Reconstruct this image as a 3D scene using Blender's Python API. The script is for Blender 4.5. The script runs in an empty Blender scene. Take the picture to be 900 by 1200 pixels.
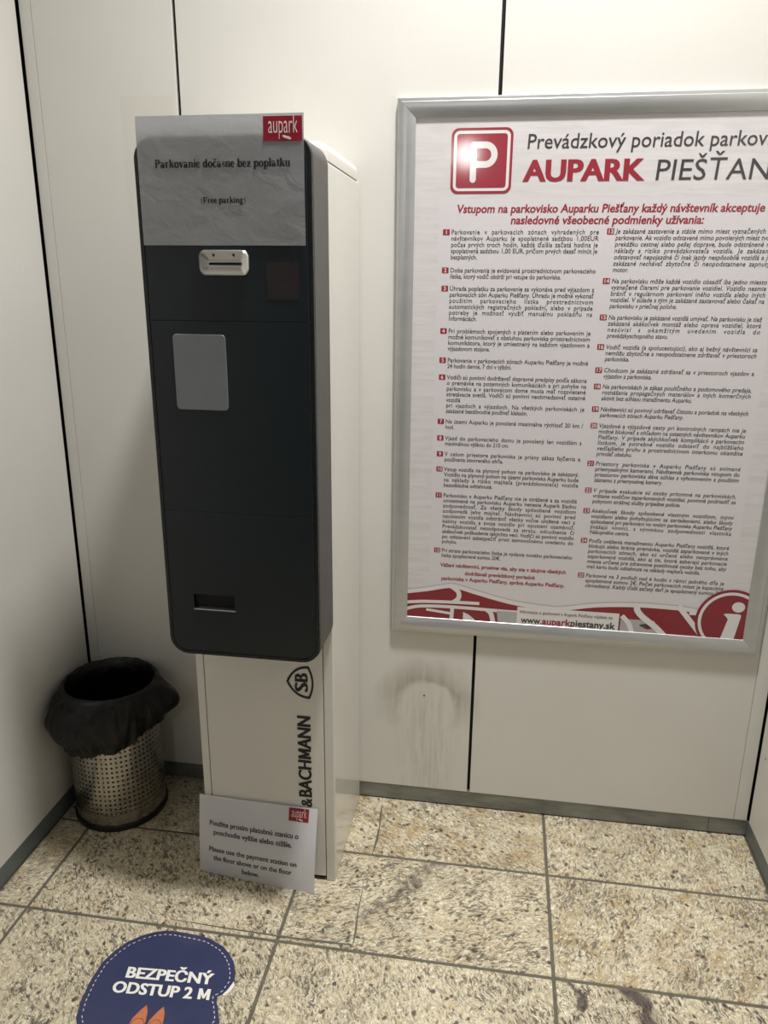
import bpy, bmesh, math, random
from math import sin, cos, pi, radians, sqrt, exp
from mathutils import Vector, noise
from mathutils.geometry import tessellate_polygon

random.seed(7)
SC = bpy.context.scene
COL = SC.collection

# ------------------------------------------------------------------ camera
cd = bpy.data.cameras.new('camera')
cam = bpy.data.objects.new('camera', cd)
COL.objects.link(cam)
cam.location = (0.67224, -1.84612, 1.39907)
cam.rotation_euler = (1.282146, -0.00827, 0.153316)
cd.sensor_fit = 'AUTO'
cd.sensor_width = 36.0
cd.lens = 907.18 * 36 / 1200
cd.clip_start = 0.02
SC.camera = cam

# ------------------------------------------------------------------ world, lamps, exposure
w = bpy.data.worlds.new('world')
SC.world = w
w.use_nodes = True
w.node_tree.nodes['Background'].inputs[0].default_value = (0.93, 0.97, 1.0, 1)
w.node_tree.nodes['Background'].inputs[1].default_value = 0.068


def area(name, loc, target, size, power, color, spread=180, shape='DISK'):
    l = bpy.data.lights.new(name, 'AREA')
    l.shape = shape
    l.size = size
    l.energy = power
    l.color = color
    l.spread = radians(spread)
    o = bpy.data.objects.new(name, l)
    COL.objects.link(o)
    o.location = loc
    o.rotation_euler = (Vector(target) - Vector(loc)).to_track_quat('-Z', 'Y').to_euler()
    return o


area('ceiling_spot', (0.75, -0.60, 3.30), (0.75, -0.60, 0), 0.24, 36, (1.0, 0.985, 0.955), 112)
area('corridor_lamp', (0.328, -4.2, 2.277), (0.5, 0, 1.2), 0.16, 5, (1.0, 0.99, 0.97), 180)

SC.view_settings.view_transform = 'Standard'
SC.view_settings.look = 'None'
SC.view_settings.gamma = 1.0
SC.view_settings.use_curve_mapping = False
SC.view_settings.exposure = 0.0


# ------------------------------------------------------------------ materials
def lin(c):
    return tuple(((v / 255) / 12.92 if v / 255 <= 0.04045 else ((v / 255 + 0.055) / 1.055) ** 2.4) for v in c)


class NT:
    """small node-tree helper"""
    def __init__(s, name):
        s.m = bpy.data.materials.new(name)
        s.m.use_nodes = True
        s.t = s.m.node_tree
        s.p = s.t.nodes['Principled BSDF']

    def n(s, typ, inp=None, **kw):
        d = s.t.nodes.new(typ)
        for k, v in kw.items():
            setattr(d, k, v)
        for k, v in (inp or {}).items():
            s.put(d.inputs[k], v)
        return d

    def put(s, sock, v):
        if isinstance(v, bpy.types.NodeSocket):
            s.t.links.new(v, sock)
        else:
            sock.default_value = v

    def mth(s, op, a, b=0.0, c=0.0, clamp=False):
        d = s.n('ShaderNodeMath', operation=op, use_clamp=clamp)
        for i, v in enumerate((a, b, c)):
            s.put(d.inputs[i], v)
        return d.outputs[0]

    def vm(s, op, a, b=None, scale=None):
        d = s.n('ShaderNodeVectorMath', operation=op)
        s.put(d.inputs[0], a)
        if b is not None:
            s.put(d.inputs[1], b)
        if scale is not None:
            s.put(d.inputs['Scale'], scale)
        return d.outputs[0]

    def noise(s, vec, scale, detail=3, rough=0.5, dist=0.0):
        d = s.n('ShaderNodeTexNoise', {'Vector': vec, 'Scale': scale, 'Detail': detail, 'Roughness': rough, 'Distortion': dist})
        return d.outputs[0]

    def vor(s, vec, scale, feature='F1'):
        return s.n('ShaderNodeTexVoronoi', {'Vector': vec, 'Scale': scale}, feature=feature)

    def rng(s, v, a, b, c=0.0, d=1.0):
        q = s.n('ShaderNodeMapRange', {0: v, 1: a, 2: b, 3: c, 4: d}, clamp=True)
        return q.outputs[0]

    def mix(s, f, a, b):
        d = s.n('ShaderNodeMix', data_type='RGBA')
        s.put(d.inputs[0], f)
        s.put(d.inputs[6], a if not isinstance(a, tuple) else (*a, 1)[:4])
        s.put(d.inputs[7], b if not isinstance(b, tuple) else (*b, 1)[:4])
        return d.outputs[2]

    def pos(s):
        return s.n('ShaderNodeNewGeometry').outputs['Position']

    def obj(s):
        return s.n('ShaderNodeTexCoord').outputs['Object']

    def scale(s, vec, v):
        return s.vm('MULTIPLY', vec, v)

    def bump(s, h, strength=0.2, dist=0.001):
        b = s.n('ShaderNodeBump', {'Height': h, 'Strength': strength, 'Distance': dist})
        s.t.links.new(b.outputs[0], s.p.inputs['Normal'])


def mat(name, rgb, rough=0.5, metal=0.0, coat=0.0, var=0.05, scale=20.0, stretch=(1, 1, 1), ior=1.45, rvar=0.08, bump=0.0):
    t = NT(name)
    c = lin(rgb)
    v = t.scale(t.pos(), stretch)
    nz = t.noise(v, scale, 4, 0.6)
    dark = tuple(x * (1 - var) for x in c)
    lite = tuple(min(1, x * (1 + var)) for x in c)
    t.put(t.p.inputs['Base Color'], t.mix(t.rng(nz, 0.3, 0.7), dark, lite))
    t.put(t.p.inputs['Roughness'], t.rng(nz, 0.3, 0.7, max(0.02, rough - rvar * rough), rough + rvar * rough))
    t.p.inputs['Metallic'].default_value = metal
    t.p.inputs['IOR'].default_value = ior
    t.p.inputs['Coat Weight'].default_value = coat
    t.p.inputs['Coat Roughness'].default_value = 0.08
    if bump:
        t.bump(nz, bump)
    return t.m


M = {}
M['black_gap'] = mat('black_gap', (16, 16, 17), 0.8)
M['grout'] = mat('grout', (96, 92, 80), 0.9, var=0.2, scale=60)
M['ceiling'] = mat('ceiling_white', (225, 224, 218), 0.8)
M['kiosk_white'] = mat('kiosk_white', (214, 212, 206), 0.14, var=0.015, scale=6, ior=1.5)
M['kiosk_white_matt'] = mat('kiosk_white_matt', (214, 212, 206), 0.4, var=0.02, scale=6)
M['kiosk_grey'] = mat('kiosk_grey', (84, 82, 79), 0.55, 0.0, var=0.02)
M['fascia'] = mat('fascia_anthracite', (23, 31, 36), 0.28, var=0.01, scale=5, rvar=0.0)
M['fascia_rim'] = mat('fascia_rim_black', (26, 29, 31), 0.22)
M['patch'] = mat('reader_patch', (36, 32, 33), 0.35)
M['black'] = mat('print_black', (22, 22, 24), 0.4)
M['steel_plate'] = mat('satin_plate', (122, 125, 132), 0.4, 0.35, var=0.04, scale=30)
M['chrome'] = mat('chrome_bezel', (205, 205, 202), 0.25, 0.9, var=0.02)
M['alu'] = mat('aluminium_frame', (196, 197, 197), 0.36, 0.75, var=0.03, scale=8, stretch=(1, 1, 6))
M['alu_base'] = mat('aluminium_skirting', (128, 131, 126), 0.45, 0.5, var=0.28, scale=9, stretch=(1.0, 1, 3.5))
M['alu_base_side'] = mat('grey_skirting', (104, 110, 112), 0.5, 0.3, var=0.15, scale=9)
M['ink_dark'] = mat('ink_dark', (62, 59, 61), 0.35, coat=0.5, var=0.03)
M['ink_red'] = mat('ink_red', (146, 42, 56), 0.35, coat=0.5, var=0.03)
M['ink_red_deep'] = mat('ink_red_deep', (128, 34, 46), 0.35, coat=0.5, var=0.03)
M['ink_white'] = mat('ink_white', (216, 212, 212), 0.35, coat=0.5, var=0.01)
M['ink_grey'] = mat('ink_grey', (168, 166, 168), 0.35, coat=0.5, var=0.06)
M['ink_shadow'] = mat('ink_pale_grey', (182, 179, 182), 0.35, coat=0.5, var=0.01)
M['logo_red'] = mat('logo_red', (136, 13, 38), 0.3, coat=0.5, var=0.1, scale=50)
M['logo_white'] = mat('logo_white', (226, 210, 205), 0.3, coat=0.5, var=0.02)
M['bin_base'] = mat('bin_base_black', (20, 20, 20), 0.45)
M['sticker_navy'] = mat('sticker_navy', (47, 52, 86), 0.38, var=0.08, scale=14, coat=0.25)
M['sticker_white'] = mat('sticker_white', (226, 224, 218), 0.4, var=0.05)
M['shoe_tan'] = mat('print_shoe_tan', (184, 112, 74), 0.4, var=0.12, scale=60)
M['shoe_dark'] = mat('print_shoe_dark', (112, 60, 38), 0.4)
M['tape'] = mat('clear_tape', (212, 212, 210), 0.12, var=0.01)


def mk_steel():
    t = NT('perforated_steel')
    nz = t.noise(t.scale(t.pos(), (1, 1, 14)), 30, 3)
    t.put(t.p.inputs['Base Color'], t.mix(nz, lin((150, 146, 138)), lin((196, 190, 180))))
    t.put(t.p.inputs['Roughness'], t.rng(nz, 0.3, 0.7, 0.2, 0.34))
    t.p.inputs['Metallic'].default_value = 1.0
    t.bump(nz, 0.05)
    return t.m


M['steel'] = mk_steel()


def mk_bag():
    t = NT('black_bin_film')
    p = t.pos()
    nz = t.noise(p, 26, 5, 0.65, 0.8)
    t.put(t.p.inputs['Base Color'], t.mix(nz, (0.0018, 0.0018, 0.002), (0.005, 0.005, 0.0054)))
    t.put(t.p.inputs['Roughness'], t.rng(nz, 0.3, 0.7, 0.22, 0.42))
    t.p.inputs['Specular IOR Level'].default_value = 0.35
    t.bump(nz, 0.5, 0.008)
    return t.m


M['bag'] = mk_bag()


def mk_paper(name, rgb, trans, crinkle):
    """laminated office paper: glossy film on a sheet that lets some light through"""
    t = NT(name)
    p = t.pos()
    nz = t.noise(p, 24, 4, 0.6, 0.6)
    c = lin(rgb)
    t.put(t.p.inputs['Base Color'], (*c, 1))
    t.p.inputs['Roughness'].default_value = 0.3
    t.p.inputs['Coat Weight'].default_value = 0.5
    t.p.inputs['Coat Roughness'].default_value = 0.12
    if crinkle:
        t.bump(nz, crinkle, 0.01)
    tr = t.n('ShaderNodeBsdfTranslucent', {'Color': (*c, 1)})
    mx = t.n('ShaderNodeMixShader', {0: trans, 1: t.p.outputs[0], 2: tr.outputs[0]})
    t.t.links.new(mx.outputs[0], t.t.nodes['Material Output'].inputs[0])
    return t.m


M['paper_top'] = mk_paper('laminated_paper_upper', (186, 188, 192), 0.5, 0.16)
M['paper_low'] = mk_paper('laminated_paper_lower', (218, 218, 224), 0.2, 0.05)


def mk_poster():
    """poster stock with a faint bleached-wood grain printed on it"""
    t = NT('poster_print')
    p = t.pos()
    g = t.noise(t.scale(p, (1.2, 1, 14)), 7, 4, 0.6, 0.7)
    a = lin((199, 195, 196))
    b = lin((209, 205, 207))
    t.put(t.p.inputs['Base Color'], t.mix(t.rng(g, 0.35, 0.6), a, b))
    t.p.inputs['Roughness'].default_value = 0.35
    t.p.inputs['Coat Weight'].default_value = 0.6
    t.p.inputs['Coat Roughness'].default_value = 0.045
    return t.m


M['poster'] = mk_poster()
M['poster_panel'] = mat('poster_text_field', (207, 203, 206), 0.35, coat=0.6, var=0.005)


def mk_wall(name, stain):
    t = NT(name)
    p = t.pos()
    grain = t.noise(t.scale(p, (60, 60, 2.5)), 6, 3, 0.6)
    cloud = t.noise(p, 3.0, 3, 0.5)
    base = t.mix(t.rng(cloud, 0.3, 0.7), lin((208, 206, 200)), lin((213, 211, 206)))
    base = t.mix(t.mth('MULTIPLY', t.rng(grain, 0.4, 0.75), 0.10), base, lin((196, 191, 180)))
    if stain:
        xyz = t.n('ShaderNodeSeparateXYZ', {0: p})
        wob = t.noise(p, 14, 4, 0.6)
        wob = t.mth('MULTIPLY', t.mth('SUBTRACT', wob, 0.5), 0.06)
        dx = t.mth('ADD', t.mth('SUBTRACT', xyz.outputs[0], 0.513), wob)
        dz = t.mth('ADD', t.mth('SUBTRACT', xyz.outputs[2], 0.30), wob)
        r = t.mth('SQRT', t.mth('ADD', t.mth('POWER', t.mth('DIVIDE', dx, 0.088), 2.0), t.mth('POWER', t.mth('DIVIDE', dz, 0.088), 2.0)))
        ring = t.mth('MULTIPLY', t.rng(r, 0.80, 1.0), t.rng(r, 1.05, 1.75, 1, 0))
        up = t.rng(dz, -0.06, 0.05)
        streak = t.noise(t.scale(p, (34, 1, 3.0)), 2.0, 4, 0.7)
        m1 = t.mth('MULTIPLY', t.mth('MULTIPLY', ring, up), t.rng(streak, 0.25, 0.8, 0.25, 1))
        # drips running down from the smudge
        col = t.mth('MULTIPLY', t.rng(t.mth('ABSOLUTE', dx), 0.02, 0.10, 1, 0), t.rng(xyz.outputs[2], 0.40, 0.28, 0, 1))
        m2 = t.mth('MULTIPLY', t.mth('MULTIPLY', col, t.rng(streak, 0.42, 0.66)), 0.35)
        m = t.mth('ADD', t.mth('MULTIPLY', m1, 0.85), m2, clamp=True)
        base = t.mix(m, base, lin((138, 127, 110)))
        # old tape residue, a slightly paler rectangle left of the machine
        rect = t.mth('MULTIPLY', t.rng(xyz.outputs[0], -0.228, -0.226), t.rng(xyz.outputs[2], 1.80, 1.798))
        rect = t.mth('MULTIPLY', rect, t.mth('MULTIPLY', t.rng(xyz.outputs[0], -0.10, -0.102), t.rng(xyz.outputs[2], 1.5, 1.56)))
        base = t.mix(t.mth('MULTIPLY', rect, 0.12), base, lin((190, 178, 160)))
    t.put(t.p.inputs['Base Color'], base)
    t.p.inputs['Roughness'].default_value = 0.42
    t.p.inputs['IOR'].default_value = 1.4
    t.bump(grain, 0.04, 0.0006)
    return t.m


M['wall_back'] = mk_wall('wall_panel_stained', True)
M['wall_side'] = mk_wall('wall_panel', False)


def mk_granite():
    t = NT('granite_tiles')
    p = t.pos()
    at = t.n('ShaderNodeAttribute', attribute_name='tile').outputs['Color']
    sp = t.n('ShaderNodeSeparateColor', {0: at})
    ang, warm, dk = sp.outputs[0], sp.outputs[1], sp.outputs[2]
    off = t.vm('SCALE', at, scale=37.0)
    q = t.n('ShaderNodeVectorRotate', {'Vector': p, 'Angle': t.mth('MULTIPLY', t.mth('SUBTRACT', ang, 0.5), 6.0)}, rotation_type='Z_AXIS').outputs[0]
    q = t.vm('ADD', q, off)
    wv = t.n('ShaderNodeTexNoise', {'Vector': q, 'Scale': 30.0, 'Detail': 3.0}).outputs['Color']
    qd = t.vm('ADD', q, t.vm('SCALE', t.vm('SUBTRACT', wv, (0.5, 0.5, 0.5)), scale=0.03))
    st = t.scale(qd, (1.0, 1.9, 1.0))
    patch = t.noise(qd, 18, 5, 0.65)
    fine = t.noise(st, 95, 5, 0.75)
    big = t.noise(q, 5.0, 3, 0.55)
    cream = lin((184, 170, 136))
    gold = lin((160, 132, 84))
    pale = lin((222, 214, 193))
    grey = lin((138, 131, 117))
    c = t.mix(t.rng(fine, 0.40, 0.62), cream, pale)
    c = t.mix(t.mth('MULTIPLY', t.rng(patch, 0.45, 0.66), t.rng(warm, 0, 1, 0.2, 0.85)), c, gold)
    g2 = t.noise(t.vm('ADD', st, (3.1, 7.7, 0)), 60, 5, 0.75)
    c = t.mix(t.mth('MULTIPLY', t.rng(g2, 0.50, 0.62), 0.8), c, grey)
    c = t.mix(t.mth('MULTIPLY', t.rng(t.noise(qd, 8, 5, 0.65), 0.50, 0.72), t.rng(dk, 0, 1, 0.2, 0.6)), c, lin((116, 108, 94)))
    # flecks of dark mica drawn out along the grain, gathered in clusters
    f1 = t.noise(t.vm('ADD', t.scale(qd, (1.0, 2.6, 1.0)), (9.3, 1.7, 0)), 62, 5, 0.75)
    cl_ = t.rng(t.noise(q, 13, 4, 0.6), 0.35, 0.62, 0.0, 0.10)
    f1m = t.rng(t.mth('ADD', f1, cl_), 0.575, 0.645)
    c = t.mix(t.mth('MULTIPLY', f1m, t.rng(dk, 0, 1, 0.6, 0.95)), c, lin((60, 52, 43)))
    f2 = t.noise(t.vm('ADD', t.scale(qd, (1.6, 3.2, 1.0)), (2.3, 5.1, 0)), 84, 4, 0.65)
    c = t.mix(t.mth('MULTIPLY', t.rng(f2, 0.59, 0.65), 0.85), c, lin((52, 46, 42)))
    # bright quartz grains
    f3 = t.noise(t.vm('ADD', st, (7.7, 3.3, 0)), 130, 2, 0.6)
    c = t.mix(t.mth('MULTIPLY', t.rng(f3, 0.60, 0.68), 0.7), c, lin((240, 236, 224)))
    # isolated near-black garnets
    v2 = t.vor(qd, 52)
    rnd = t.n('ShaderNodeSeparateColor', {0: v2.outputs['Color']}).outputs[0]
    gm = t.mth('MULTIPLY', t.rng(v2.outputs['Distance'], 0.18, 0.34, 1, 0), t.mth('GREATER_THAN', rnd, 0.74))
    c = t.mix(t.mth('MULTIPLY', gm, 0.85), c, lin((48, 38, 34)))

    # two mineral veins of particular tiles
    def seg(a, b, wd):
        wob = t.vm('SCALE', t.vm('SUBTRACT', t.n('ShaderNodeTexNoise', {'Vector': p, 'Scale': 14.0, 'Detail': 5.0, 'Roughness': 0.65}).outputs['Color'], (0.5, 0.5, 0.5)), scale=0.09)
        pd = t.scale(t.vm('ADD', p, wob), (1, 1, 0))
        ab = Vector((b[0] - a[0], b[1] - a[1], 0))
        ap = t.vm('SUBTRACT', pd, (a[0], a[1], 0))
        d = t.n('ShaderNodeVectorMath', {0: ap, 1: tuple(ab)}, operation='DOT_PRODUCT').outputs['Value']
        h = t.mth('DIVIDE', d, ab.length_squared, clamp=True)
        near = t.vm('SCALE', tuple(ab), scale=h)
        ln = t.n('ShaderNodeVectorMath', {0: t.vm('SUBTRACT', ap, near)}, operation='LENGTH').outputs['Value']
        return t.rng(ln, wd * 0.35, wd, 1, 0)
    xyz = t.n('ShaderNodeSeparateXYZ', {0: p})
    in1 = t.mth('MULTIPLY', t.mth('LESS_THAN', xyz.outputs[1], -0.225), t.mth('GREATER_THAN', xyz.outputs[1], -0.5245))
    vg = t.mth('MULTIPLY', t.mth('MAXIMUM', seg((0.575, -0.215), (0.50, -0.305), 0.026), seg((0.52, -0.30), (0.415, -0.42), 0.024)), in1)
    vg = t.mth('MULTIPLY', vg, t.rng(t.noise(qd, 40, 5, 0.75), 0.40, 0.56, 0.1, 1))
    c = t.mix(t.mth('MULTIPLY', vg, 0.85), c, lin((88, 83, 74)))
    in2 = t.mth('LESS_THAN', xyz.outputs[1], -0.5245)
    vp = t.mth('MULTIPLY', t.mth('MAXIMUM', seg((0.985, -0.52), (1.10, -0.70), 0.024), seg((0.86, -0.51), (0.90, -0.60), 0.012)), in2)
    c = t.mix(t.mth('MULTIPLY', vp, 0.85), c, lin((58, 48, 50)))
    t.put(t.p.inputs['Base Color'], c)
    t.put(t.p.inputs['Roughness'], t.rng(fine, 0.3, 0.7, 0.24, 0.42))
    t.bump(fine, 0.05, 0.001)
    return t.m


M['granite'] = mk_granite()


# ------------------------------------------------------------------ mesh helpers
class MB:
    def __init__(s):
        s.v = []
        s.f = []
        s.mi = []
        s.mats = []

    def m(s, key):
        if key not in s.mats:
            s.mats.append(key)
        return s.mats.index(key)

    def add(s, vs, fs, key):
        b = len(s.v)
        s.v += [tuple(x) for x in vs]
        i = s.m(key)
        for f in fs:
            s.f.append([b + k for k in f])
            s.mi.append(i)

    def box(s, a, b, key, bev=0.0):
        x0, y0, z0 = a
        x1, y1, z1 = b
        if not bev:
            vs = [(x, y, z) for z in (z0, z1) for y in (y0, y1) for x in (x0, x1)]
            s.add(vs, [(0, 2, 3, 1), (4, 5, 7, 6), (0, 1, 5, 4), (2, 6, 7, 3), (0, 4, 6, 2), (1, 3, 7, 5)], key)
            return
        bm = bmesh.new()
        vv = [bm.verts.new((x, y, z)) for z in (z0, z1) for y in (y0, y1) for x in (x0, x1)]
        for f in [(0, 2, 3, 1), (4, 5, 7, 6), (0, 1, 5, 4), (2, 6, 7, 3), (0, 4, 6, 2), (1, 3, 7, 5)]:
            bm.faces.new([vv[k] for k in f])
        bmesh.ops.bevel(bm, geom=bm.edges[:], offset=bev, segments=2, affect='EDGES', profile=0.5)
        s.bm(bm, key)

    def bm(s, bm, key):
        bm.verts.index_update()
        s.add([v.co for v in bm.verts], [[v.index for v in f.verts] for f in bm.faces], key)
        bm.free()

    def build(s, name, parent=None, smooth=None):
        me = bpy.data.meshes.new(name)
        off = Vector(parent_world(parent)) if parent else Vector((0, 0, 0))
        me.from_pydata([Vector(v) - off for v in s.v], [], s.f)
        for k in s.mats:
            me.materials.append(M[k])
        me.polygons.foreach_set('material_index', s.mi)
        o = bpy.data.objects.new(name, me)
        COL.objects.link(o)
        if parent:
            o.parent = parent
        if smooth is not None:
            me.shade_smooth() if smooth >= 180 else me.set_sharp_from_angle(angle=radians(smooth))
        return o


def parent_world(o):
    p = Vector((0, 0, 0))
    while o:
        p += o.location
        o = o.parent
    return p


def tag(o, label, cat, group=None):
    o['label'] = label
    o['category'] = cat
    if group:
        o['group'] = group
    return o


def thing(name, loc, label, cat):
    o = bpy.data.objects.new(name, None)
    o.empty_display_size = 0.1
    COL.objects.link(o)
    o.location = loc
    return tag(o, label, cat)


def structure(o):
    o['kind'] = 'structure'
    return o


def rrect(x0, z0, x1, z1, r, n=8, radii=None):
    """rounded rectangle outline, counter-clockwise from the lower left"""
    rr = radii or (r, r, r, r)
    pts = []
    for (cx, cz, a0, q) in ((x0, z0, 180, 0), (x1, z0, 270, 1), (x1, z1, 0, 2), (x0, z1, 90, 3)):
        R = rr[q]
        ox = cx + R if q in (0, 3) else cx - R
        oz = cz + R if q in (0, 1) else cz - R
        for k in range(n + 1):
            a = radians(a0 + 90 * k / n)
            pts.append((ox + R * cos(a), oz + R * sin(a)))
    return pts


def plate(mb, outline, y0, y1, key, holes=(), bev=0.0):
    """upright plate in XZ with front at y0 (towards -y) and back at y1; optional chamfer on the front edge"""
    loops = [outline] + list(holes)
    tess = tessellate_polygon([[Vector((a, b, 0)) for a, b in l] for l in loops])
    flat = [p for l in loops for p in l]
    n = len(flat)
    if bev:
        cx = sum(p[0] for p in outline) / len(outline)
        cz = sum(p[1] for p in outline) / len(outline)
        ins = inset(outline, bev)
        fr = ins + [p for l in holes for p in l]
    else:
        fr = flat
    mb.add([(a, y0, b) for a, b in fr], [list(t) for t in tess], key)
    mb.add([(a, y1, b) for a, b in flat], [list(t)[::-1] for t in tess], key)
    base = 0
    for li, l in enumerate(loops):
        k = len(l)
        yf = y0 + (bev if li == 0 else 0)
        vs = [(a, yf, b) for a, b in l] + [(a, y1, b) for a, b in l]
        fs = [(i, (i + 1) % k, k + (i + 1) % k, k + i) for i in range(k)]
        mb.add(vs, fs, key)
        if bev and li == 0:
            vs = [(a, y0, b) for a, b in ins] + [(a, yf, b) for a, b in l]
            mb.add(vs, fs, key)


def inset(pl, d):
    out = []
    n = len(pl)
    for i in range(n):
        p0, p1, p2 = Vector(pl[i - 1]), Vector(pl[i]), Vector(pl[(i + 1) % n])
        e1 = (p1 - p0)
        e2 = (p2 - p1)
        if e1.length < 1e-9:
            e1 = e2
        if e2.length < 1e-9:
            e2 = e1
        e1.normalize()
        e2.normalize()
        n1 = Vector((-e1.y, e1.x))
        n2 = Vector((-e2.y, e2.x))
        b = n1 + n2
        if b.length < 1e-6:
            b = n1
        b.normalize()
        out.append(tuple(p1 + b * d / max(0.5, b.dot(n1))))
    return out


# ------------------------------------------------------------------ lettering (built-in outline font turned to polygons)
_fc = bpy.data.curves.new('lettering', 'FONT')
_fo = bpy.data.objects.new('lettering', _fc)
_fc.resolution_u = 3
_cache = {}


def _raw(s, off):
    _fc.body = s
    _fc.offset = off
    me = bpy.data.meshes.new_from_object(_fo)
    vs = [(v.co.x, v.co.y) for v in me.vertices]
    fs = [list(p.vertices) for p in me.polygons]
    bpy.data.meshes.remove(me)
    return vs, fs


def letter_m(t):
    # the font's own M folds over itself, so it is drawn here
    pl = [(.07, 0), (.07 + t, 0), (.07 + t, .43), (.355, .07), (.425, .07), (.71 - t, .43), (.71 - t, 0), (.71, 0), (.71, .682), (.71 - t * 1.05, .682), (.39, .25), (.07 + t * 1.05, .682), (.07, .682)]
    return pl, [list(q) for q in tessellate_polygon([[Vector((a, b, 0)) for a, b in pl]])]


def glyph(ch, off=0.0):
    k = (ch, off)
    if ch == 'M' and k not in _cache:
        vs, fs = letter_m(0.10 + 2 * off)
        _cache[k] = (vs, fs, 0.78)
    if k not in _cache:
        vs, fs = _raw(ch, off) if ch != ' ' else ([], [])
        a = max(v[0] for v in _raw('|' + ch + '|', 0.0)[0])
        b = max(v[0] for v in _raw('||', 0.0)[0])
        _cache[k] = (vs, fs, a - b)
    return _cache[k]


def text_width(s, off=0.0):
    """ink-ish width at size 1"""
    return sum(glyph(c, off)[2] for c in s)


def lay(s, x, y, size, width=None, align='L', off=0.0, shear=0.0, sx=1.0, sy=1.0, double=0.0, mode='scale'):
    """polygons of one line of text: list of (verts2d, faces). With a width the line is fitted to it."""
    out = []
    nat = text_width(s, off) * size * sx
    sp_l = sp_w = 0.0
    if width:
        if mode == 'scale':
            sx *= width / nat
        else:
            slack = width - nat
            nsp = s.count(' ')
            if slack < 0 or not nsp:
                sx *= width / nat
            else:
                sp_w = 0.45 * slack / nsp
                sp_l = 0.55 * slack / max(1, len(s) - 1)
        nat = width
    cx = x - (nat / 2 if align == 'C' else nat if align == 'R' else 0)
    for ch in s:
        vs, fs, adv = glyph(ch, off)
        if fs:
            for d in ((0.0,) if not double else (-double, double) if double < 0.04 else (-double, 0.0, double)):
                out.append(([(cx + (vx + d) * size * sx + shear * vy * size, y + vy * size * sy) for vx, vy in vs], fs))
        cx += adv * size * sx + sp_l + (sp_w if ch == ' ' else 0)
    return out


def put(mb, polys, fn, key, axis=1):
    # neighbouring strokes of print overlap: give each a hair of its own height
    for i, (vs, fs) in enumerate(polys):
        d_ = (i % 7) * 1.6e-5
        mb.add([(p[0], p[1] - d_, p[2]) if axis == 1 else (p[0], p[1], p[2] + d_) for p in (fn(a, b) for a, b in vs)], fs, key)


def poly(mb, pts, fn, key, holes=()):
    loops = [pts] + list(holes)
    tess = tessellate_polygon([[Vector((a, b, 0)) for a, b in l] for l in loops])
    flat = [p for l in loops for p in l]
    mb.add([fn(a, b) for a, b in flat], [list(t) for t in tess], key)


def stroke(pts, wd):
    """polyline with constant or per-point width as quads"""
    n = len(pts)
    ws = wd if isinstance(wd, (list, tuple)) else [wd] * n
    vs = []
    for i in range(n):
        a = Vector(pts[max(0, i - 1)])
        b = Vector(pts[min(n - 1, i + 1)])
        d = (b - a).normalized()
        nn = Vector((-d.y, d.x)) * ws[i] / 2
        vs += [tuple(Vector(pts[i]) + nn), tuple(Vector(pts[i]) - nn)]
    return vs, [(2 * i, 2 * i + 1, 2 * i + 3, 2 * i + 2) for i in range(n - 1)]


def arc(cx, cy, rx, ry, a0, a1, n=12):
    return [(cx + rx * cos(radians(a0 + (a1 - a0) * k / n)), cy + ry * sin(radians(a0 + (a1 - a0) * k / n))) for k in range(n + 1)]


# bold roman (serif) letters for the notice on the machine: strokes of thick stems, thin hairlines and slab serifs
TK, TN = 0.178, 0.065


def _stem(x, y0, y1, s0=True, s1=True, flag=False):
    o = [stroke([(x, y0), (x, y1)], TK)]
    if s0:
        o.append(stroke([(x - 0.13, y0 + 0.018), (x + 0.13, y0 + 0.018)], 0.036))
    if s1:
        o.append(stroke([(x - 0.13, y1 - 0.018), (x + (0.13 if not flag else 0.0), y1 - 0.018)], 0.036))
    return o


def _bowl(cx, cy, rx, ry, a0=0, a1=360):
    pts = arc(cx, cy, rx, ry, a0, a1, 20)
    return [stroke(pts, [TN + (TK - TN) * abs(cos(radians(a0 + (a1 - a0) * k / 20))) ** 1.2 for k in range(21)])]


def _caron(cx, y):
    return [stroke([(cx - 0.17, y + 0.15), (cx, y + 0.02)], 0.075), stroke([(cx, y + 0.02), (cx + 0.17, y + 0.15)], 0.075)]


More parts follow.
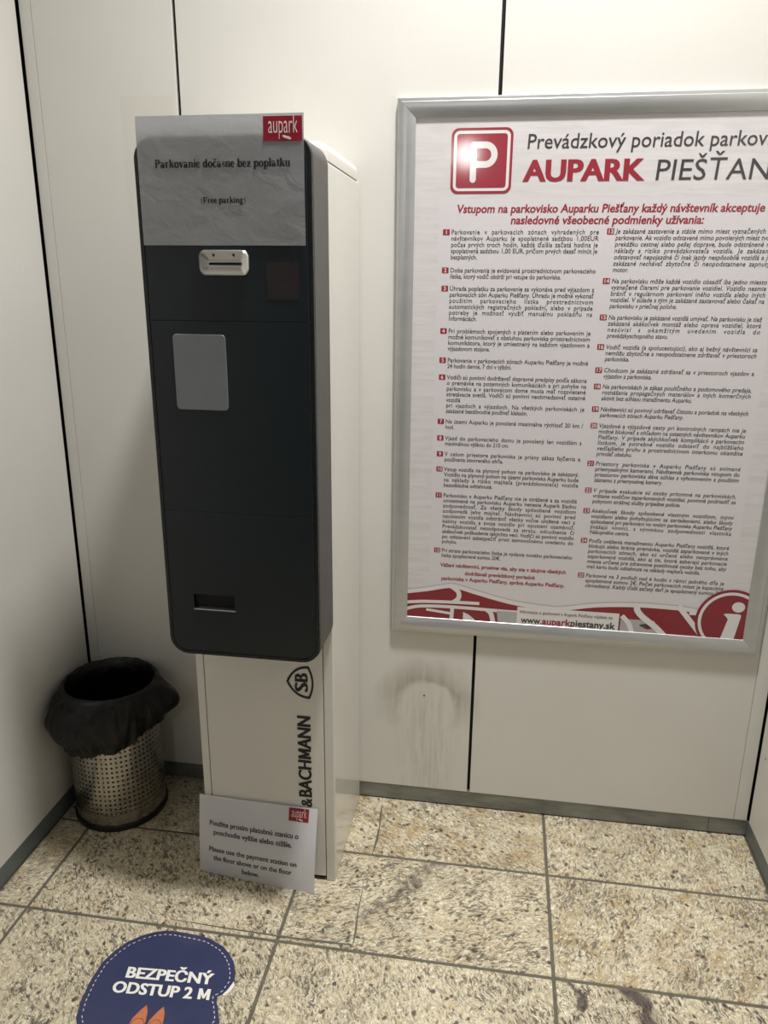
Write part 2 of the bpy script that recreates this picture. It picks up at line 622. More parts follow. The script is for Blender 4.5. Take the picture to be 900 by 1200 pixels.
X = 0.46
SERIF = {
    'P': (0.61, _stem(0.16, 0, 0.67) + [stroke([(0.16, 0.645), (0.34, 0.645)], TN), stroke([(0.16, 0.325), (0.34, 0.325)], TN)] + _bowl(0.33, 0.485, 0.17, 0.16, -90, 90)),
    'F': (0.61, _stem(0.16, 0, 0.67) + [stroke([(0.1, 0.635), (0.58, 0.635)], 0.085), stroke([(0.55, 0.67), (0.55, 0.47)], 0.075), stroke([(0.16, 0.34), (0.42, 0.34)], 0.08), stroke([(0.42, 0.45), (0.42, 0.23)], 0.07)]),
    'a': (0.5, [stroke([(0.32, 0.06), (0.32, 0.3)], TK), stroke([(0.32, 0.05), (0.4, 0.02), (0.47, 0.06)], TN)] + [stroke(arc(0.2, 0.32, 0.13, 0.125, 0, 170, 10), [TK, .11, .08, TN, TN, TN, TN, .08, .1, .12, .1])] + _bowl(0.19, 0.13, 0.1, 0.115)),
    'r': (0.444, _stem(0.15, 0, X, True, True, True) + [stroke([(0.17, 0.32), (0.26, 0.43), (0.34, 0.41)], [TN, TN, 0.11])]),
    'k': (0.556, _stem(0.14, 0, 0.68, True, True, True) + [stroke([(0.18, 0.2), (0.42, 0.44)], TN), stroke([(0.27, 0.3), (0.47, 0.02)], TK), stroke([(0.32, 0.442), (0.52, 0.442)], 0.036), stroke([(0.36, 0.018), (0.56, 0.018)], 0.036)]),
    'o': (0.5, _bowl(0.25, 0.23, 0.165, 0.215)),
    'v': (0.5, [stroke([(0.11, 0.45), (0.27, 0.01)], TK), stroke([(0.26, 0.01), (0.41, 0.45)], TN), stroke([(0.0, 0.442), (0.23, 0.442)], 0.036), stroke([(0.32, 0.442), (0.5, 0.442)], 0.036)]),
    'n': (0.556, _stem(0.14, 0, X, True, True, True) + _stem(0.42, 0, 0.32, True, False) + [stroke(arc(0.3, 0.3, 0.12, 0.13, 160, 0, 8), [TN, TN, TN, TN, .07, .09, .11, .13, TK])]),
    'i': (0.278, _stem(0.14, 0, X, True, True, True) + [stroke(arc(0.14, 0.6, 0.035, 0.035, 0, 360, 12), 0.07)]),
    'e': (0.444, [stroke(arc(0.23, 0.23, 0.15, 0.215, 10, 320, 20), [TN + (TK - TN) * abs(cos(radians(10 + 310 * k / 20))) ** 1.2 if k > 3 else 0.07 for k in range(21)]), stroke([(0.12, 0.26), (0.4, 0.26)], TN)]),
    'd': (0.556, _stem(0.42, 0.0, 0.68, False, False) + [stroke([(0.3, 0.662), (0.42, 0.662)], 0.036), stroke([(0.42, 0.018), (0.54, 0.018)], 0.036)] + _bowl(0.235, 0.23, 0.15, 0.215)),
    'c': (0.444, [stroke(arc(0.24, 0.23, 0.155, 0.215, 40, 320, 20), [TN + (TK - TN) * abs(cos(radians(40 + 280 * k / 20))) ** 1.2 for k in range(21)])]),
    's': (0.389, [stroke([(0.32, 0.36), (0.24, 0.435), (0.12, 0.4), (0.1, 0.32), (0.2, 0.24), (0.31, 0.16), (0.29, 0.05), (0.17, 0.02), (0.06, 0.11)], [TN, TN, .08, .11, .13, .11, .08, TN, TN])]),
    'b': (0.556, _stem(0.14, 0, 0.68, False, False) + [stroke([(0.02, 0.662), (0.14, 0.662)], 0.036)] + _bowl(0.32, 0.23, 0.15, 0.215)),
    'z': (0.444, [stroke([(0.05, 0.435), (0.38, 0.435)], TN), stroke([(0.36, 0.43), (0.07, 0.03)], TK), stroke([(0.04, 0.025), (0.4, 0.025)], TN), stroke([(0.4, 0.02), (0.4, 0.14)], TN), stroke([(0.05, 0.44), (0.05, 0.33)], TN)]),
    'p': (0.556, _stem(0.14, -0.2, X, True, True, True) + _bowl(0.32, 0.23, 0.15, 0.215)),
    'l': (0.278, _stem(0.14, 0, 0.68, True, True, True)),
    't': (0.333, [stroke([(0.17, 0.58), (0.17, 0.08)], TK), stroke([(0.17, 0.08), (0.23, 0.02), (0.32, 0.08)], TN), stroke([(0.02, 0.435), (0.31, 0.435)], TN)]),
    'u': (0.556, [stroke([(0.13, 0.45), (0.13, 0.14)], TK), stroke(arc(0.25, 0.14, 0.12, 0.12, 180, 330, 8), [TK, .12, .09, .07, TN, TN, TN, TN, TN])] + _stem(0.41, 0.0, X, False, True, True) + [stroke([(0.02, 0.442), (0.13, 0.442)], 0.036), stroke([(0.41, 0.018), (0.53, 0.018)], 0.036)]),
    'g': (0.5, _bowl(0.22, 0.31, 0.125, 0.13) + _bowl(0.22, -0.08, 0.17, 0.09) + [stroke([(0.12, 0.2), (0.1, 0.1), (0.34, 0.05), (0.36, -0.03)], [TN, .09, .1, .08]), stroke([(0.32, 0.4), (0.46, 0.42)], 0.07)]),
    '(': (0.333, [stroke(arc(0.34, 0.24, 0.24, 0.46, 130, 230, 10), [TN, .06, .07, .09, .1, .1, .1, .09, .07, .06, TN])]),
    ')': (0.333, [stroke(arc(0.0, 0.24, 0.24, 0.46, 50, -50, 10), [TN, .06, .07, .09, .1, .1, .1, .09, .07, .06, TN])]),
    ' ': (0.25, []),
}
SERIF['č'] = (0.444, SERIF['c'][1] + _caron(0.25, 0.53))


def serif(s, x, y, size, width):
    nat = sum(SERIF[c][0] for c in s)
    k = width / nat
    out = []
    cx = 0.0
    for c in s:
        adv, parts = SERIF[c]
        for vs, fs in parts:
            out.append(([(x + (cx + a) * k, y + b * size) for a, b in vs], fs))
        cx += adv
    return out


def mall_logo(mb, fn, u0, v0, wd, ht, lift):
    """red tag with the tall condensed white letters and a small leaf below them; fn(u,v,lift)"""
    poly(mb, [(u0, v0), (u0 + wd, v0), (u0 + wd, v0 + ht), (u0, v0 + ht)], lambda a, b: fn(a, b, lift), 'logo_red')
    s = 'aupark'
    f2 = lambda a, b: fn(a, b, lift * 2)
    put(mb, lay(s, u0 + wd * 0.13, v0 + ht * 0.32, ht * 1.06, wd * 0.76, 'L', -0.008, 0, 1, 1.0), f2, 'logo_white')
    cx, cy = u0 + wd * 0.62, v0 + ht * 0.14
    for dx, dy in ((-0.05, 0.03), (0.03, -0.01)):
        leaf = [(cx + wd * (dx + 0.075 * cos(t) * 0.9 + 0.03 * sin(t)), cy + ht * (dy - 0.06 * cos(t) + 0.035 * sin(t))) for t in [2 * pi * k / 14 for k in range(14)]]
        poly(mb, leaf, f2, 'logo_white')


# ================================================================== SETTING
XL, XR = -0.4548, 1.3661
S1, S2 = -0.0855, 0.6334
HB = 0.0505
YF = -2.9
CZ = 3.34

# floor: granite tiles in a grout bed
fl = MB()
fl.box((XL - 0.05, YF, -0.03), (XR + 0.05, 0.05, -0.0015), 'grout')
tiles = []
xs = [XL, -0.3596, 0.2400, 0.8404, XR]
ys = [0.012, -0.2251, -0.5245, -0.8240, -1.1235, -1.4230, -1.7225, -2.0220, -2.3215, -2.6210, YF]
g = 0.0038
tile_faces = []
for j in range(len(ys) - 1):
    for i in range(len(xs) - 1):
        x0, x1 = xs[i] + g, xs[i + 1] - g
        y1, y0 = ys[j] - g, ys[j + 1] + g
        b0 = len(fl.f)
        c = 0.0012
        vs = [(x0, y0, -0.0012), (x1, y0, -0.0012), (x1, y1, -0.0012), (x0, y1, -0.0012),
              (x0 + c, y0 + c, 0), (x1 - c, y0 + c, 0), (x1 - c, y1 - c, 0), (x0 + c, y1 - c, 0)]
        fl.add(vs, [(4, 5, 6, 7), (0, 1, 5, 4), (1, 2, 6, 5), (2, 3, 7, 6), (3, 0, 4, 7)], 'granite')
        rnd = (random.random(), random.random(), random.random())
        if (i, j) == (2, 0): rnd = (0.62, 0.85, 0.25)
        if (i, j) == (3, 0): rnd = (0.25, 0.60, 0.30)
        if (i, j) == (2, 1): rnd = (0.45, 0.25, 0.55)
        if (i, j) == (3, 1): rnd = (0.30, 0.75, 0.35)
        if (i, j) == (3, 2): rnd = (0.18, 0.05, 0.95)
        if (i, j) == (2, 2): rnd = (0.70, 0.10, 0.50)
        if (i, j) == (1, 1): rnd = (0.66, 0.30, 0.70)
        if (i, j) == (1, 2): rnd = (0.67, 0.12, 0.75)
        tile_faces += [(k, rnd) for k in range(b0, len(fl.f))]
# chipped repair joint beside and in front of the machine
crack_pts = [[(0.398, -0.03), (0.401, -0.075), (0.405, -0.12), (0.406, -0.17), (0.403, -0.222)], [(0.400, -0.34), (0.402, -0.42), (0.407, -0.47), (0.408, -0.508)],
             [(-0.02, -0.5048), (0.06, -0.5075), (0.15, -0.5100), (0.27, -0.5122), (0.33, -0.5112), (0.407, -0.5085)]]
wds = [[.002, .006, .003, .007, .002], [.0015, .003, .005, .002], [.001, .003, .004, .005, .007, .003]]
for pts, ws in zip(crack_pts, wds):
    vs, fs = stroke(pts, ws)
    fl.add([(a, b, 0.0003) for a, b in vs], fs, 'grout')
floor = structure(fl.build('floor'))
ca = floor.data.attributes.new('tile', 'FLOAT_COLOR', 'FACE')
for k, r in tile_faces:
    ca.data[k].color = (*r, 1)

# back wall: laminate panels with open black joints and edge strips
wb = MB()
ZT = CZ - 0.005
e = 0.004
for x0, x1 in ((XL + 0.004, -0.4232), (-0.4224, S1 - e), (S1 + e, S2 - e), (S2 + e, 1.3296), (1.3304, XR - 0.004)):
    wb.box((x0, 0, HB), (x1, 0.014, ZT), 'wall_back', 0.0009)
wb.box((XL - 0.03, 0.016, -0.02), (XR + 0.03, 0.06, CZ), 'black_gap')
# small drilled hole in the stained panel
vs = [(0.5047 + 0.0028 * cos(a), -0.0004, 0.3374 + 0.0022 * sin(a)) for a in [2 * pi * k / 12 for k in range(12)]]
wb.add(vs, [list(range(12))], 'black_gap')
structure(wb.build('wall_back'))

wl = MB()
wl.box((XL - 0.02, YF, HB), (XL, -0.007, ZT), 'wall_side', 0.0009)
wl.box((XL - 0.05, YF, -0.02), (XL - 0.021, 0.016, CZ), 'black_gap')
structure(wl.build('wall_left'))
wr = MB()
wr.box((XR, YF, HB), (XR + 0.02, -0.007, ZT), 'wall_side', 0.0009)
wr.box((XR + 0.021, YF, -0.02), (XR + 0.05, 0.016, CZ), 'black_gap')
vs = [(XR - 0.0004, -0.045 + 0.002 * cos(a), 0.268 + 0.004 * sin(a)) for a in [2 * pi * k / 12 for k in range(12)]]
wr.add(vs, [list(range(12))], 'black_gap')
structure(wr.build('wall_right'))
cl = MB()
cl.box((XL - 0.05, YF, CZ), (XR + 0.05, 0.06, CZ + 0.05), 'ceiling')
structure(cl.build('ceiling'))

bb = MB()
bb.box((XL, 0.002, 0.004), (1.2690, 0.014, HB - 0.0008), 'alu_base', 0.0006)
bb.box((1.2698, 0.002, 0.004), (XR, 0.014, HB - 0.0008), 'alu_base', 0.0006)
structure(bb.build('baseboard_back'))
for nm, xa, xb in (('baseboard_left', XL - 0.012, XL + 0.0005), ('baseboard_right', XR - 0.0005, XR + 0.012)):
    b_ = MB()
    b_.box((xa, YF, 0.002), (xb, 0.001, HB - 0.0008), 'alu_base_side', 0.0006)
    structure(b_.build(nm))

# ================================================================== PAYMENT MACHINE
KX0, KX1 = 0.0097, 0.3295
KY = -0.3307
kiosk = thing('payment_machine', (0.17, -0.17, 0), 'tall white parking payment machine with dark grey front panel against the back wall', 'parking machine')

h = MB()
h.box((KX0, KY + 0.012, 0.001), (KX1, -0.002, 1.612), 'kiosk_white', 0.003)
# front rim around the inset door: two stiles, top and a dark threshold
h.box((KX0, KY, 0.001), (KX0 + 0.0175, KY + 0.014, 1.612), 'kiosk_white_matt', 0.0012)
h.box((KX1 - 0.0210, KY, 0.001), (KX1, KY + 0.014, 1.612), 'kiosk_white_matt', 0.0012)
h.box((KX0 + 0.0175, KY + 0.008, 0.001), (KX1 - 0.021, KY + 0.013, 0.7), 'black_gap')
h.build('housing', kiosk)
d = MB()
d.box((KX0 + 0.0190, KY + 0.0005, 0.012), (KX1 - 0.0228, KY + 0.011, 0.66), 'kiosk_white_matt', 0.0014)
door = d.build('service_door', kiosk)

# maker's mark printed up the door
pr = MB()
fdoor = lambda a, b: (a, KY - 0.0004, b)
rot = lambda a, b: fdoor(0.2757 - b, a)          # reading upwards: x' = up the door, y' = to the left
CAP = 0.0302 / 0.682


def shear_none(p):
    return p


put(pr, lay('BACHMANN', 0.2315, 0.0, CAP, 0.2185, 'L', 0.014, double=0.030), rot, 'black')
put(pr, lay('&', 0.2055, 0.0, CAP * 0.86, 0.0235, 'L', 0.004, double=0.03), rot, 'black')
put(pr, lay('SCHEIDT', 0.0165, 0.0, CAP, 0.186, 'L', 0.014, double=0.030), rot, 'black')


def shield(scale):
    A = [(0.4935, 0.2760), (0.5760, 0.2745), (0.5345, 0.2220)]   # (up, x) corners: bottom, top, apex at left
    cz = sum(q[0] for q in A) / 3
    cx = sum(q[1] for q in A) / 3
    pts = []
    for i in range(3):
        a, b = Vector(A[i]), Vector(A[(i + 1) % 3])
        m = (a + b) / 2
        out = (m - Vector((cz, cx)))
        out = out.normalized() * (0.0115 if i else 0.0100)
        for k in range(10):
            t = k / 10
            p = a.lerp(b, t) + out * (4 * t * (1 - t))
            pts.append(p)
    return [(cx + (p.y - cx) * scale, cz + (p.x - cz) * scale) for p in pts]


pr.build('maker_lettering', door)
pr = MB()
poly(pr, shield(1.0), fdoor, 'black', [shield(0.84)])
put(pr, lay('S', 0.5105, 0.0040, 0.0290, 0.0230, 'L', 0.0, sy=1.5, double=0.05), rot, 'black')
put(pr, lay('B', 0.5340, 0.0040, 0.0290, 0.0225, 'L', 0.0, sy=1.5, double=0.05), rot, 'black')
pr.build('shield_logo', door)

# lid
ld = MB()
bm = bmesh.new()
bmesh.ops.create_cube(bm, size=1)
for v in bm.verts:
    v.co = Vector(((KX0 + KX1) / 2 + v.co.x * (KX1 - KX0 - 0.002), (KY - 0.004) / 2 + v.co.y * (-KY - 0.006), 1.6315 + v.co.z * 0.034))
top = [ed for ed in bm.edges if all(v.co.z > 1.63 for v in ed.verts)]
vert = [ed for ed in bm.edges if abs(ed.verts[0].co.z - ed.verts[1].co.z) > 0.01]
bmesh.ops.bevel(bm, geom=top + vert, offset=0.018, segments=6, affect='EDGES', profile=0.5)
ld.bm(bm, 'kiosk_white_matt')
ld.build('lid', kiosk, 40)

# front panel: grey casing + dark fascia
PX0, PX1, PZ0, PZ1 = 0.0095, 0.3318, 0.6480, 1.6400
YP = -0.4530
cs = MB()
plate(cs, rrect(PX0, PZ0, PX1, PZ1, 0.038, 10), YP + 0.008, KY - 0.0005, 'kiosk_grey', bev=0.0015)
casing = cs.build('front_casing', kiosk, 30)
rm = MB()
plate(rm, rrect(PX0 + 0.0008, PZ0 + 0.0008, PX1 - 0.0008, PZ1 - 0.0008, 0.038, 10), YP + 0.0005, YP + 0.0085, 'fascia_rim', [list(reversed(rrect(PX0 + 0.0085, PZ0 + 0.0085, PX1 - 0.0085, PZ1 - 0.0085, 0.031, 10)))], 0.0012)
rm.build('fascia_rim', casing, 30)
IX0, IX1, IZ0, IZ1 = PX0 + 0.0095, PX1 - 0.0095, PZ0 + 0.0095, PZ1 - 0.0095
tray_hole = [(0.0690, 0.7535), (0.1545, 0.7535), (0.1545, 0.7855), (0.0690, 0.7855)]
for z0, z1, hole, rr in ((IZ0, 0.9620, [tray_hole[::-1]], (0.03, 0.03, 0.0008, 0.0008)), (0.9623, 1.3280, [], (0.0008,) * 4), (1.3283, IZ1, [], (0.0008, 0.0008, 0.03, 0.03))):
    fp = MB()
    plate(fp, rrect(IX0, z0, IX1, z1, 0, 8, rr), YP, YP + 0.0078, 'fascia', hole, 0.0006)
    fp.build('fascia_plate', casing, 30)
# backing for tray: pocket in front of the casing is shallow, so the tray is its own little trough
tr = MB()
tx0, tx1, tz0, tz1 = 0.0690, 0.1545, 0.7535, 0.7855
ya, yb_ = YP - 0.0004, YP + 0.0076
t_ = 0.0011
tr.add([(tx0, ya, tz0), (tx1, ya, tz0), (tx1, yb_, tz0 + 0.006), (tx0, yb_, tz0 + 0.006)], [(0, 1, 2, 3)], 'fascia_rim')
tr.add([(tx0, yb_, tz0 + 0.006), (tx1, yb_, tz0 + 0.006), (tx1, yb_, tz1), (tx0, yb_, tz1)], [(0, 1, 2, 3)], 'black_gap')
tr.add([(tx0, ya, tz1), (tx1, ya, tz1), (tx1, yb_, tz1), (tx0, yb_, tz1)], [(0, 1, 2, 3)], 'black_gap')
tr.add([(tx0, ya, tz0), (tx0, yb_, tz0), (tx0, yb_, tz1), (tx0, ya, tz1)], [(0, 1, 2, 3)], 'black_gap')
tr.add([(tx1, ya, tz0), (tx1, yb_, tz0), (tx1, yb_, tz1), (tx1, ya, tz1)], [(0, 1, 2, 3)], 'black_gap')
tr.box((tx0 - 0.001, YP - 0.0022, tz0 - 0.0022), (tx1 + 0.0018, YP + 0.002, tz0), 'steel_plate', 0.0006)
tr.box((tx0 - 0.001, YP - 0.0010, tz1), (tx1 + 0.0012, YP + 0.002, tz1 + 0.0012), 'fascia_rim')
tr.build('coin_tray', kiosk)

# ticket slot with its chrome funnel bezel
bz = MB()
o1 = rrect(0.1232, 1.4085, 0.2150, 1.4515, 0.0125, 7)
o2 = inset(o1, 0.0022)
o3 = rrect(0.1385, 1.4215, 0.2005, 1.4345, 0.002, 7)
n = len(o1)
rings = [(o1, YP - 0.0002), (o1, YP - 0.0070), (o2, YP - 0.0092), (inset(o1, 0.0040), YP - 0.0085), (o3, YP - 0.0022)]
vs = []
for pl, y in rings:
    vs += [(a, y, b) for a, b in pl]
fs = []
for r_ in range(len(rings) - 1):
    fs += [(r_ * n + i, r_ * n + (i + 1) % n, (r_ + 1) * n + (i + 1) % n, (r_ + 1) * n + i) for i in range(n)]
fs.append(list(range((len(rings) - 1) * n, len(rings) * n)))
bz.add(vs, fs, 'chrome')
bezel = bz.build('ticket_slot', kiosk, 25)
sl = MB()
sl.box((0.1405, YP - 0.0034, 1.4258), (0.1995, YP - 0.0020, 1.4302), 'black_gap')
for cx in (0.1505, 0.1875):
    zc = 1.4418
    yy = lambda z: YP - 0.0034 - (z - 1.4345) / 0.013 * 0.0052 - 0.0006
    sl.add([(cx - 0.0030, yy(zc + 0.0024), zc + 0.0024), (cx + 0.0030, yy(zc + 0.0024), zc + 0.0024), (cx + 0.0010, yy(zc - 0.0028), zc - 0.0028)], [(0, 1, 2)], 'black_gap')
so = sl.build('slot_opening', bezel)
so['label'] = 'black slot opening with two small arrows'

rp = MB()
plate(rp, rrect(0.2452, 1.3682, 0.3045, 1.4312, 0.0015, 4), YP - 0.0007, YP, 'patch')
poly(rp, [(0.2700, 1.4008), (0.2740, 1.4022), (0.2790, 1.4006), (0.2745, 1.3990)], lambda a, b: (a, YP - 0.0010, b), 'black')
o = rp.build('reader_patch', kiosk)
o['label'] = 'faint brownish square patch'
cp = MB()
plate(cp, rrect(0.0608, 1.1640, 0.1632, 1.3040, 0.008, 6), YP - 0.0018, YP, 'steel_plate', bev=0.0008)
o = cp.build('cover_plate', kiosk, 30)
o['label'] = 'blank satin grey plate with rounded corners'

# ================================================================== UPPER NOTICE (laminated A4 taped over the machine's display)
UX0, UX1, UZ0, UZ1 = 0.0193, 0.3185, 1.4592, 1.6700
UY = YP - 0.0022
notice = thing('parking_notice', (0.169, UY, UZ0), 'laminated white sheet reading Parkovanie dočasne bez poplatku, taped on top of the machine', 'notice')


def upper(a, b, lift=0.0):
    n_ = noise.noise(Vector((a * 9, b * 11, 0.3))) * 0.0007 + noise.noise(Vector((a * 30, b * 22, 2.3))) * 0.00025
    lean = 0.0
    if b > 1.625:
        lean = (b - 1.625) ** 2 * 1.2
    return (a, UY + n_ + lean - lift, b)


us = MB()
NX, NZ = 36, 26
vs = [upper(UX0 + (UX1 - UX0) * i / NX, UZ0 + (UZ1 - UZ0) * j / NZ) for j in range(NZ + 1) for i in range(NX + 1)]
us.add(vs, [(j * (NX + 1) + i, j * (NX + 1) + i + 1, (j + 1) * (NX + 1) + i + 1, (j + 1) * (NX + 1) + i) for j in range(NZ) for i in range(NX)], 'paper_top')
sheet = us.build('laminated_sheet', notice, 180)
ut = MB()
fu = lambda a, b: upper(a, b, 0.0010)
put(ut, serif('Parkovanie dočasne bez poplatku', 0.0505, 1.5868, 0.0200, 0.2440), fu, 'black')
ut.build('printed_headline', sheet)
ut = MB()
put(ut, serif('(Free parking)', 0.1310, 1.5292, 0.0150, 0.0820), fu, 'black')
ut.build('printed_translation', sheet)
ul = MB()
mall_logo(ul, upper, 0.2480, 1.6265, 0.0680, 0.0390, 0.0007)
ul.build('red_logo', sheet)

# ================================================================== LOWER NOTICE (leaning against the pedestal)
BL, BR_ = Vector((-0.0080, -0.3475, 0.0005)), Vector((0.2880, -0.3775, 0.0005))
TL, TR_ = Vector((-0.0020, -0.3340, 0.2120)), Vector((0.2905, -0.3340, 0.2050))
low = thing('payment_notice', (0.14, -0.355, 0), 'laminated white sheet about the payment station on the floor above, leaning on the machine foot', 'notice')


def lower(u, v, lift=0.0):
    p = (BL.lerp(BR_, u)).lerp(TL.lerp(TR_, u), v)
    p = p + Vector((0, -0.006 * sin(pi * v) * (0.4 + 0.6 * u) - 0.0025 * sin(pi * u), 0))
    return (p.x, p.y - lift, p.z)


ls = MB()
NX, NZ = 24, 18
vs = [lower(i / NX, j / NZ) for j in range(NZ + 1) for i in range(NX + 1)]
ls.add(vs, [(j * (NX + 1) + i, j * (NX + 1) + i + 1, (j + 1) * (NX + 1) + i + 1, (j + 1) * (NX + 1) + i) for j in range(NZ) for i in range(NX)], 'paper_low')
lsheet = ls.build('laminated_sheet', low, 180)
W_, H_ = 0.297, 0.212
fl_ = lambda a, b: lower(a / W_, b / H_, 0.0005)
for s, u0, u1, v in (('Použite prosím platobnú stanicu o', 0.09, 0.855, 0.365), ('poschodie vyššie alebo nižšie.', 0.125, 0.805, 0.478),
                     ('Please use the payment station on', 0.085, 0.85, 0.705), ('the floor above or on the floor', 0.125, 0.805, 0.815), ('below.', 0.375, 0.53, 0.925)):
    if s.startswith(('Pou', 'Ple')):
        lt = MB()
    put(lt, lay(s, u0 * W_, (1 - v) * H_, 0.0190, (u1 - u0) * W_, 'L', 0.017, double=0.014), fl_, 'ink_dark')
    if s.endswith('.'):
        lt.build('printed_paragraph', lsheet)
ll = MB()
mall_logo(ll, lambda a, b, l: lower(a / W_, b / H_, l), 0.765 * W_, 0.835 * H_, 0.165 * W_, 0.150 * H_, 0.0005)
ll.build('red_logo', lsheet)

# ================================================================== FRAMED POSTER
PL_, PR_, PB_, PT_ = 0.4157, 1.3215, 0.5290, 1.7800
poster = thing('framed_poster', (0.868, 0, PB_), 'large white parking rules poster in a silver aluminium frame on the back wall', 'poster')
FD = 0.0155
prof = [(0.0, 0.0), (0.0, -0.011), (0.0012, -0.0125), (0.0075, -0.0132), (0.0090, -FD), (0.0125, -FD - 0.0004), (0.022, -0.0148), (0.032, -0.0118), (0.0395, -0.0092), (0.0400, -0.0085), (0.0400, 0.0)]
corners = [(PL_, PB_, 1, 1), (PR_, PB_, -1, 1), (PR_, PT_, -1, -1), (PL_, PT_, 1, -1)]
for k in range(4):
    a, b = corners[k], corners[(k + 1) % 4]
    r = MB()
    vs = []
    for c_ in (a, b):
        for d_, y_ in prof:
            vs.append((c_[0] + c_[2] * d_, y_, c_[1] + c_[3] * d_))
    n = len(prof)
    # a hair of shadow at the mitre: pull the ends in by 0.15 mm
    dx, dz = b[0] - a[0], b[1] - a[1]
    L_ = sqrt(dx * dx + dz * dz)
    ux, uz = dx / L_ * 0.00015, dz / L_ * 0.00015
    vs = [(x + (ux if i < n else -ux), y, z + (uz if i < n else -uz)) for i, (x, y, z) in enumerate(vs)]
    r.add(vs, [(i, i + 1, n + i + 1, n + i) for i in range(n - 1)] + [list(range(n)), list(range(n, 2 * n))[::-1]], 'alu')
    r.build('frame_rail', poster, 25)

PY = -0.0050
ps = MB()
ps.box((PL_ + 0.02, PY, PB_ + 0.02), (PR_ - 0.02, -0.0004, PT_ - 0.02), 'poster')
psheet = ps.build('poster_sheet', poster)
fp0 = lambda k: (lambda a, b: (a, PY - 0.00025 * k, b))
IX0, IX1, IZ0, IZ1 = PL_ + 0.030, PR_ - 0.030, PB_ + 0.030, PT_ - 0.030

# slightly paler field behind the rules
pf = MB()
poly(pf, rrect(0.5100, 0.60, 1.2420, 1.5780, 0.008, 5), fp0(1), 'poster_panel')
pf.build('text_field', psheet)

# P sign
pp = MB()
poly(pp, rrect(0.5340, 1.5870, 0.6662, 1.7192, 0.0155, 8), fp0(2), 'ink_red')
poly(pp, rrect(0.5395, 1.5925, 0.6607, 1.7137, 0.0120, 8), fp0(3), 'ink_white')
poly(pp, rrect(0.5458, 1.5988, 0.6544, 1.7074, 0.0065, 8), fp0(4), 'ink_red')
st = [stroke([(0.5825, 1.6160), (0.5825, 1.6850)], 0.0135)]
bowl = [(0.5825, 1.6850)] + [(0.6060, 1.6850)] + arc(0.6080, 1.6655, 0.0195, 0.0195, 88, -88, 14) + [(0.6060, 1.6460), (0.5825, 1.6460)]
st.append(stroke(bowl, 0.0135))
put(pp, st, fp0(5), 'ink_white')
for cx, cz in ((0.5825, 1.6160), (0.5825, 1.6850)):
    poly(pp, arc(cx, cz, 0.00675, 0.00675, 0, 342, 18), fp0(5.5), 'ink_white')
pp.build('parking_symbol', psheet)

# headings
hd = MB()
put(hd, lay('AUPARK', 0.6934, 1.6118, 0.0410 / 0.682, 0.2480, 'L', 0.02, double=0.022), fp0(2), 'ink_red')
hd.build('mall_name', psheet)
hd = MB()
put(hd, lay('Vstupom na parkovisko Auparku Piešťany každý návštevník akceptuje', 0.5498, 1.5480, 0.0225, 0.6460, 'L', 0.018, 0.12, sy=1.08, double=0.008), fp0(2), 'ink_red')
put(hd, lay('nasledovné všeobecné podmienky užívania:', 0.6689, 1.5244, 0.0225, 0.4072, 'L', 0.018, 0.12, sy=1.08, double=0.008), fp0(2), 'ink_red')
hd.build('conditions_heading', psheet)
ht = MB()
put(ht, lay('Prevádzkový poriadok parkoviska', 0.6945, 1.6762, 0.0420, 0.5480, 'L', 0.004, 0.05), fp0(2), 'ink_dark')
ht.build('title_line', psheet)
ht = MB()
put(ht, lay('PIEŠŤANY', 0.9640, 1.6112, 0.0400 / 0.682, 0.2720, 'L', 0.0, 0.06), fp0(2), 'ink_dark')
ht.build('town_name', psheet)

